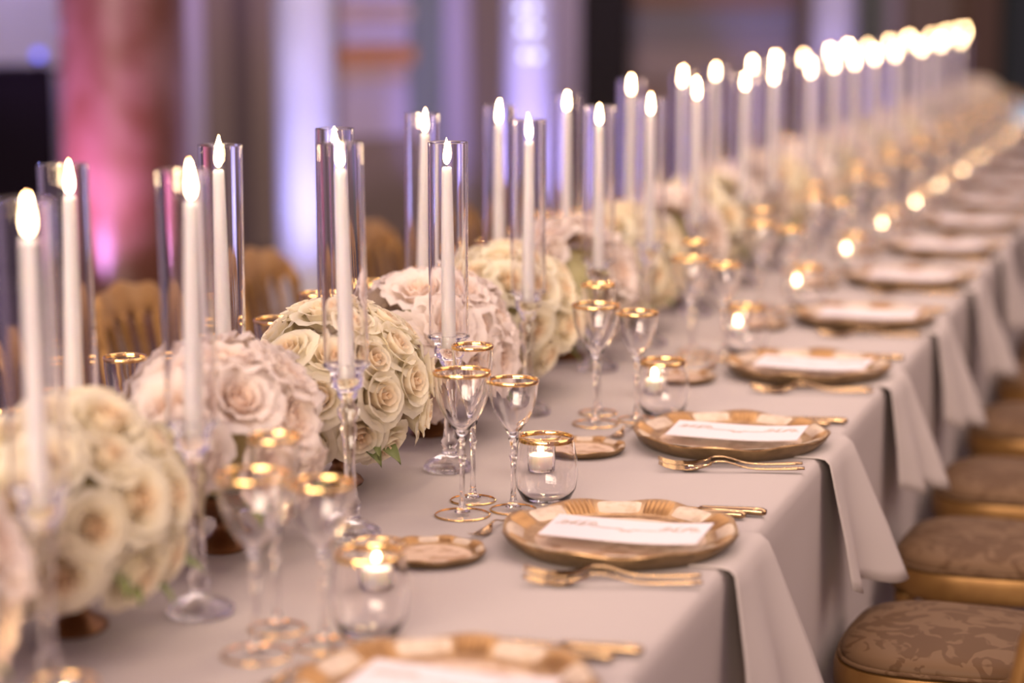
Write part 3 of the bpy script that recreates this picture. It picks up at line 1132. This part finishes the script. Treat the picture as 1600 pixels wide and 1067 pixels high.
TUMB = [('bowl', ME_TUMB), ('gold_rim', ME_TRIM)]
PLX = -0.767
for i, y in enumerate(Y_SET):
    near = ORD[i] + ' place setting' if i else 'nearest place setting, cut by the frame'
    j = lambda a=0.006: random.uniform(-a, a)
    D = i < 7
    charger(PLX, y, j(0.2), f'scalloped gilt charger plate of the {near}', i < 6)
    m = thing('menu_card', f'white menu card with scroll print on the {ORD[i]} charger', 'card', (PLX + 0.016, y - 0.016, ZT), (0, 0, -0.06 + j(0.05)), 'white menu cards')
    obj('card', ME_CARD, m)
    obj('scroll_print', ME_FLOUR, m)
    side_plate(PLX - 0.222 + j(), y - 0.14 + j(), j(0.4), f'small gilt side plate beside the {ORD[i]} charger', i < 6)
    tag(obj('napkin', ME_NAPKIN[i % 3], None, (XE + 0.0, y + 0.02 + j(0.02), ZT)), f'cream napkin hanging over the table edge at the {near}', 'napkin', 'napkins hanging at the table edge')
    fork((PLX + 0.002, y - 0.180, ZT), 0.22 + j(0.03), f'inner gilt fork touching the {ORD[i]} charger', D, sc=1.12)
    fork((PLX + 0.012, y - 0.216, ZT), 0.22 + j(0.03), f'outer gilt fork beside the {ORD[i]} charger', D, sc=1.12)
    knife((PLX + 0.035, y + 0.195, ZT), j(0.03), f'inner gilt knife behind the {ORD[i]} charger', D)
    knife((PLX + 0.060, y + 0.225, ZT), j(0.03) - 0.02, f'outer gilt knife behind the {ORD[i]} charger', D)
    fork((PLX - 0.196, y + 0.02, ZT), PI / 2 - 0.12 + j(0.05), f'gilt dessert fork lying between side plate and charger, {near}', D, 'gilt dessert forks', 0.8)
    if i > 13:
        continue
    group_thing('water_goblet', GOB_W, (PLX - 0.265 + j(0.002), y + 0.094 + j(0.002), ZT), f'wide gold rimmed goblet of the {near}', 'glass', 'wide gold rimmed goblets')
    group_thing('tall_wine_glass', GOB_F, (PLX - 0.283 + j(), y + 0.19 + j(), ZT), f'tall narrow gold rimmed glass of the {near}', 'glass', 'tall narrow glasses')
    group_thing('small_wine_glass', GOB_S, (PLX - 0.205 + j(0.001), y + 0.150 + j(0.001), ZT), f'smaller stemmed gold rimmed glass of the {near}', 'glass', 'smaller stemmed glasses')
    group_thing('stemless_tumbler', TUMB, (PLX - 0.172 + j(0.001), y + 0.209 + j(0.002), ZT), f'stemless clear tumbler of the {near}', 'glass', 'stemless tumblers')
    votive(PLX - 0.238 + j(), y + 0.405 + j(), f'lit votive candle just past the {near}')

votive(-1.10, 1.892, 'lit votive candle at the very bottom left corner, cut by the frame')

# glasses of the far side, their gold rims showing past the roses
for i in range(9):
    y = 1.98 + 0.71 * i + 0.62
    jj = random.uniform(-0.01, 0.01)
    group_thing('water_goblet', GOB_W, (2 * XC - PLX + 0.262 + 0.02, y + jj, ZT), f'gold rimmed goblet across the table, {ORD[i]} of the far side', 'glass', 'goblets on the far side')
    group_thing('small_wine_glass', GOB_S, (2 * XC - PLX + 0.215, y - 0.10 + jj, ZT), f'small wine glass across the table, {ORD[i]} of the far side', 'glass', 'small glasses on the far side')
    group_thing('tall_wine_glass', GOB_F, (2 * XC - PLX + 0.283, y + 0.16 + jj, ZT), f'tall narrow glass across the table, {ORD[i]} of the far side', 'glass', 'tall glasses on the far side')

# ------------------------------------------------------------------ candle holders and taper candles
# (x, y, tube top height, lean x of the candle top, lean of the holder)
FRONT = [(-1.176, 1.995, 1.283, -0.004, -0.02), (-1.169, 2.345, 1.288, 0.001, -0.02), (-1.137, 2.757, 1.294, 0.0, -0.02), (-1.153, 3.207, 1.265, 0.003, 0), (-1.175, 3.690, 1.272, -0.002, 0),
         (-1.180, 4.170, 1.272, 0.0, 0), (-1.160, 4.500, 1.273, 0.001, 0)]
BACK = [(-1.385, 2.441, 1.282, -0.004, -0.02), (-1.360, 2.823, 1.282, -0.004, 0), (-1.379, 3.290, 1.277, 0.002, 0), (-1.370, 3.672, 1.281, 0.006, 0), (-1.350, 4.050, 1.276, 0.0, 0), (-1.340, 4.480, 1.279, 0, 0)]
for yy in (4.97, 5.50, 5.86, 6.44, 6.82, 7.22, 7.65, 8.16, 8.87, 9.5, 10.2):
    FRONT.append((-1.17, yy, 1.284, random.uniform(-0.004, 0.004), 0))
for yy in (5.12, 5.66, 6.05, 6.54, 6.90, 7.38, 7.90, 8.29, 8.79, 9.36, 9.95, 10.72, 11.35, 12.06):
    BACK.append((-1.37, yy, 1.284, random.uniform(-0.004, 0.004), 0))
TUBE_L, TUBE_R = 0.306, 0.0315
_o, _i = TUBE_R, TUBE_R - 0.0022
ME_CHIM = mesh('glass_chimney', [lathe([(_i, 0.0), (_o - 0.0006, 0.0), (_o, 0.0008), (_o, 0.0016), (_o, 0.003), (_o, TUBE_L * 0.5), (_o, TUBE_L - 0.003), (_o, TUBE_L - 0.0016), (_o, TUBE_L - 0.0008), (_o - 0.0007, TUBE_L),
                                        (_i + 0.0007, TUBE_L), (_i, TUBE_L - 0.0008), (_i, TUBE_L - 0.0016), (_i, TUBE_L - 0.003), (_i, TUBE_L * 0.5), (_i, 0.003), (_i, 0.0016), (_i, 0.0)], 64)], M_TUBE, True, 50)


def stem_mesh(zs):
    """turned crystal stem from the foot dome up to height zs"""
    z = lambda t: 0.030 + (zs - 0.030) * t
    return mesh('stem', [lathe([(0, 0.026), (0.013, 0.028), (0.010, z(0.05)), (0.015, z(0.10)), (0.010, z(0.15)), (0.0085, z(0.25)), (0.0075, z(0.45)), (0.0095, z(0.62)), (0.013, z(0.70)), (0.0095, z(0.75)), (0.0155, z(0.82)), (0.0155, z(0.86)), (0.009, z(0.91)), (0.014, z(0.96)), (0.016, zs), (0, zs + 0.001)], 20)], M_SOLID, True, 70)


def foot_mesh():
    n = 48
    prof = [(0, 0.0008), (0.038, 0.0008), (0.0405, 0.003), (0.0405, 0.009), (0.036, 0.014), (0.027, 0.019), (0.018, 0.025), (0.012, 0.029), (0, 0.031)]
    V, F, rows = [], [], []
    for q, (r, z) in enumerate(prof):
        rows.append([len(V) + i for i in range(n)])
        for i in range(n):
            a = 2 * PI * i / n
            rr = max(r, 0.0002) * (1 + (0.035 * math.cos(a * 12) if 2 <= q <= 5 else 0))
            V.append((rr * math.cos(a), rr * math.sin(a), z))
    for a, b in zip(rows, rows[1:]):
        for i in range(n):
            j = (i + 1) % n
            F.append((a[i], a[j], b[j], b[i]))
    return mesh('foot', [(V, F)], M_HFOOT, True, 60)


ME_FOOT = foot_mesh()
ME_SOCKET = mesh('socket', [lathe([(0, 0), (0.014, 0), (0.022, 0.006), (0.0235, 0.014), (0.0235, 0.028), (0.030, 0.033), (0.0335, 0.036), (0.0335, 0.0385), (0.0245, 0.0385), (0.0135, 0.038), (0.0125, 0.020), (0, 0.019)], 32)], M_BOWL, True, 60)
SOCK_H = 0.0385
STEMS = {}
ME_TAPER = {}


def taper(L):
    k = round(L, 3)
    if k not in ME_TAPER:
        ME_TAPER[k] = mesh('wax', [lathe([(0, 0), (0.0112, 0), (0.0115, 0.01), (0.0108, L * 0.4), (0.0094, L * 0.75), (0.0083, L * 0.96), (0.0078, L - 0.002), (0.0060, L), (0.003, L - 0.001), (0, L - 0.0015)], 24)], M_WAX, True, 60)
    return ME_TAPER[k]


ME_CWICK = mesh('wick', [tube([(0, 0, -0.003), (0.0003, 0, 0.004), (0.0012, 0, 0.009)], 0.0009, 5)], M_WICK)
ME_FLAMES = [flame_mesh(0.043, 0.0056, 0.0), flame_mesh(0.047, 0.0058, 0.003), flame_mesh(0.039, 0.0058, -0.003)]


def candle_set(x, y, zt, lean, hlean, row, i):
    where = f'{ORD[i]} of the {row} row'
    zb = zt - TUBE_L            # foot of the chimney
    zs = zb - ZT - SOCK_H       # stem top above the table
    k = round(zs, 3)
    if k not in STEMS:
        STEMS[k] = stem_mesh(k)
    h = thing('candle_holder', f'crystal candle holder with tall clear glass chimney, {where}', 'candle holder', (x, y, ZT), (0, hlean, random.uniform(0, 0.01)), 'crystal candle holders')
    obj('foot', ME_FOOT, h)
    obj('stem', STEMS[k], h)
    obj('socket', ME_SOCKET, h, (0, 0, k))
    obj('glass_chimney', ME_CHIM, h, (0, 0, k + SOCK_H))
    cl = TUBE_L + 0.018 - 0.036 + random.uniform(-0.003, 0.003)
    c = thing('taper_candle', f'lit white taper candle, {where}', 'candle', (x + hlean * (k + 0.02), y, ZT + k + 0.0205), (0, hlean + lean / cl, random.uniform(0, 6)), 'lit white tapers')
    obj('wax', taper(cl), c)
    obj('wick', ME_CWICK, c, (0, 0, cl))
    obj('flame', ME_FLAMES[i % 3 if i < 20 else 0], c, (0, 0, cl + 0.003))


for i, a in enumerate(FRONT):
    candle_set(*a, 'camera side candle', i)
for i, a in enumerate(BACK):
    candle_set(*a, 'far side candle', i)

# ------------------------------------------------------------------ rose arrangements
def petal(R, H, w, rb, curl, ruffle=0.0, notch=0.0, n=6, m=5, seed=0, tip=0.0):
    """one petal standing at angle 0 (towards +x): rb base radius, R rim radius, H height, w half angle"""
    V, F = [], []
    for j in range(m + 1):
        v = j / m
        for i in range(n + 1):
            u = -1 + 2 * i / n
            ve = v * (1 - 0.16 * u * u)
            ang = u * w * (0.45 + 0.75 * math.sin(PI * (0.12 + 0.62 * v)))
            s = math.sin(min(ve / 0.75, 1) * PI / 2)
            k = max(0, ve - 0.62)
            r = rb + (R - rb) * s + curl * k * 1.6 + ruffle * v * v * math.sin(3.3 * u * PI + seed) * 0.8
            z = H * ve - curl * k * k * 3.2 + ruffle * v * math.sin(2.2 * u * PI + 1.7 * seed) - notch * (1 - abs(u)) * max(0, v - 0.8)
            V.append((r * math.cos(ang), r * math.sin(ang), z))
    for j in range(m):
        for i in range(n):
            a = j * (n + 1) + i
            F.append((a, a + 1, a + n + 2, a + n + 1))
    return V, F


def layer(n, ph, R, H, w, rb, curl, ruffle=0.0, tilt=0.0):
    out = []
    for i in range(n):
        p = petal(R * (1 + 0.03 * math.sin(i * 2.3)), H * (1 + 0.03 * math.cos(i * 1.7)), w, rb, curl, ruffle, seed=i * 1.3 + ph)
        out.append(xf(p, rot=(0, 0, ph + 2 * PI * i / n)))
    return out


# cream rose: tight spiral heart and two outer rings
cream_heart = [xf(petal(0.005, 0.040, 1.7, 0.004, 0.0), rot=(0, 0, 0.4 + k * 2.1)) for k in range(3)]
cream_heart += layer(4, 0.2, 0.011, 0.042, 1.1, 0.008, 0.006) + layer(5, 0.7, 0.018, 0.043, 0.98, 0.011, 0.010)
cream_heart += [lathe([(0, 0.0), (0.014, -0.004), (0.018, 0.006), (0.012, 0.02), (0, 0.03)], 12)]
CREAM_RINGS = [(5, 0.35, 0.0265, 0.041, 0.86, 0.012, 0.018, 0.0008), (6, 0.1, 0.0345, 0.034, 0.78, 0.013, 0.028, 0.0014)]
# blush garden rose: loose, open, ruffled
blush_heart = layer(4, 0.5, 0.010, 0.036, 1.0, 0.006, 0.004, 0.0025) + layer(6, 0.1, 0.019, 0.041, 0.75, 0.010, 0.010, 0.003)
blush_heart += [lathe([(0, -0.004), (0.016, -0.004), (0.02, 0.006), (0.012, 0.02), (0, 0.026)], 12)]
BLUSH_RINGS = [(6, 0.6, 0.032, 0.045, 0.72, 0.013, 0.020, 0.0035), (7, 0.2, 0.046, 0.041, 0.66, 0.015, 0.032, 0.0050)]


def rose_kit(heart, rings, material):
    hm = mesh('rose', heart, material)
    pm = []
    allp = list(heart)
    for (n, ph, R, H, w, rb, curl, ruf) in rings:
        shapes = [mesh('petal', [petal(R, H, w, rb, curl, ruf, seed=s * 1.9)], material) for s in range(2)]
        for i in range(n):
            pm.append((shapes[i % 2], ph + 2 * PI * i / n))
            allp.append(xf(petal(R, H, w, rb, curl, ruf, seed=(i % 2) * 1.9), rot=(0, 0, ph + 2 * PI * i / n)))
    return hm, pm, mesh('rose', allp, material)


KITS = {'cream': rose_kit(cream_heart, CREAM_RINGS, M_CREAM_IN), 'blush': rose_kit(blush_heart, BLUSH_RINGS, M_BLUSH_IN)}


def leaf_mesh():
    V, F = [], []
    n, m = 6, 2
    for i in range(n + 1):
        t = i / n
        w = 0.013 * math.sin(PI * (0.08 + 0.92 * t) ** 0.8) if t < 1 else 0.0003
        for j in range(-m, m + 1):
            V.append((0.05 * t, w * j / m, 0.004 * abs(j) / m - 0.02 * t * t))
    k = 2 * m + 1
    for i in range(n):
        for j in range(2 * m):
            a = i * k + j
            F.append((a, a + k, a + k + 1, a + 1))
    return mesh('leaf', [(V, F)], M_LEAF)


ME_LEAF = leaf_mesh()
ME_COMPOTE = mesh('compote', [lathe([(0, 0), (0.042, 0), (0.045, 0.004), (0.040, 0.010), (0.022, 0.018), (0.013, 0.028), (0.014, 0.036), (0.026, 0.044), (0.060, 0.052), (0.088, 0.066), (0.092, 0.078), (0.089, 0.080), (0.082, 0.068), (0.05, 0.058), (0, 0.056)], 36)], M_BOWLB, True, 50)
ME_CORE = mesh('foam_core', [xf(lathe([(0, -1), (0.5, -0.866), (0.866, -0.5), (1, 0), (0.866, 0.5), (0.5, 0.866), (0, 1)], 20), sc=(0.075, 0.13, 0.085), loc=(0, 0, 0.15))], M_MOSS)
HOLD = [(a[0], a[1]) for a in FRONT + BACK]


def arrangement(y, kind, label, seed, detail, dx=0.0, ay=0.165):
    rnd = random.Random(seed)
    cx, cyy, cz = XC - 0.012 + dx, y, ZT + 0.148
    A = thing('rose_arrangement', label, 'flower arrangement', (cx, y, ZT), (0, 0, 0), 'low rose arrangements')
    obj('compote', ME_COMPOTE, A, sc=(0.82, 1.0, 1.12))
    obj('foam_core', ME_CORE, A)
    heart, petals, whole = KITS[kind]
    R = 0.036 if kind == 'cream' else 0.046
    gap = 1.50 * R if kind == 'cream' else 1.42 * R
    ax, az = 0.118, 0.118
    pts = []
    for t in range(2600):
        th = rnd.uniform(0, 2 * PI)
        sz = rnd.uniform(-0.50 if kind == 'cream' else -0.40, 1.0)
        c = math.sqrt(max(0, 1 - sz * sz))
        p = Vector((ax * c * math.cos(th), ay * c * math.sin(th), az * sz))
        nrm = Vector((p.x / ax ** 2, p.y / ay ** 2, p.z / az ** 2)).normalized()
        w = p + Vector((cx, y, cz)) + nrm * 0.02
        if w.z - R * (1.05 if kind == 'cream' else 1.72) * (1 - abs(nrm.z)) < ZT + 0.010 + max(0, -nrm.z) * 0.025:
            continue
        RR = 0.053 if kind == 'cream' else 0.071      # reach of the outer petals
        clr = RR + (0.010 if w.z + RR * 0.8 < 0.955 else 0.030)
        if any((w.x - hx) ** 2 + (w.y - hy) ** 2 < clr ** 2 for hx, hy in HOLD):
            continue
        if any((p - q[0]).length < gap for q in pts):
            continue
        pts.append((p, nrm))
    for p, nrm in pts:
        q = nrm.to_track_quat('Z', 'Y')
        q = q @ Matrix.Rotation(rnd.uniform(0, 6.28), 3, 'Z').to_quaternion()
        e = (q.to_matrix() @ Matrix.Rotation(rnd.uniform(-0.22, 0.22), 3, 'X')).to_euler()
        s = rnd.uniform(0.9, 1.1)
        loc = p + Vector((0, 0, 0.148)) - nrm * 0.012
        # the side turned to the table's near edge shows single petals
        vis = detail and (Vector((-cx, -y, 0.6)).normalized().dot(nrm) > -0.25)
        o = obj('rose', heart if vis else whole, A, loc, e, (s, s, s))
        if vis:
            for me, a in petals:
                obj('petal', me, o, (0, 0, 0), (0, 0, a))
    for t in range(10):
        th = rnd.choice((0, PI)) + rnd.uniform(-0.75, 0.75)
        p = Vector((ax * 0.85 * math.cos(th), ay * 0.9 * math.sin(th), 0.148 - 0.07 + rnd.uniform(0, 0.03)))
        obj('leaf', ME_LEAF, A, p, (rnd.uniform(-0.4, 0.4), rnd.uniform(0.0, 0.5), th))
    return A


KIND = {0: 'blush', 1: 'cream'}
n_arr = 26
for k in range(n_arr):
    y = 1.83 + 0.41 * k
    kind = KIND[k % 2]
    desc = 'cream roses' if kind == 'cream' else 'ruffled blush garden roses'
    if k == 0:
        lb = 'low mound of ruffled blush roses cut off at the corner nearest the camera'
    elif k == 1:
        lb = 'low mound of blurred cream roses on a bronze foot, nearest whole one'
    elif k == 3:
        lb = 'sharp mound of cream roses behind the water goblets'
    elif k == 2:
        lb = 'blurred mound of blush roses in front of the sharp cream ones'
    elif k == 4:
        lb = 'mound of ruffled blush garden roses just behind the sharp cream roses'
    else:
        lb = f'low mound of {desc}, {ORD[k - 5] if k - 5 < 20 else "farthest"} beyond the sharp blush mound'
    arrangement(y, kind, lb, 100 + k, k in (2, 3, 4))
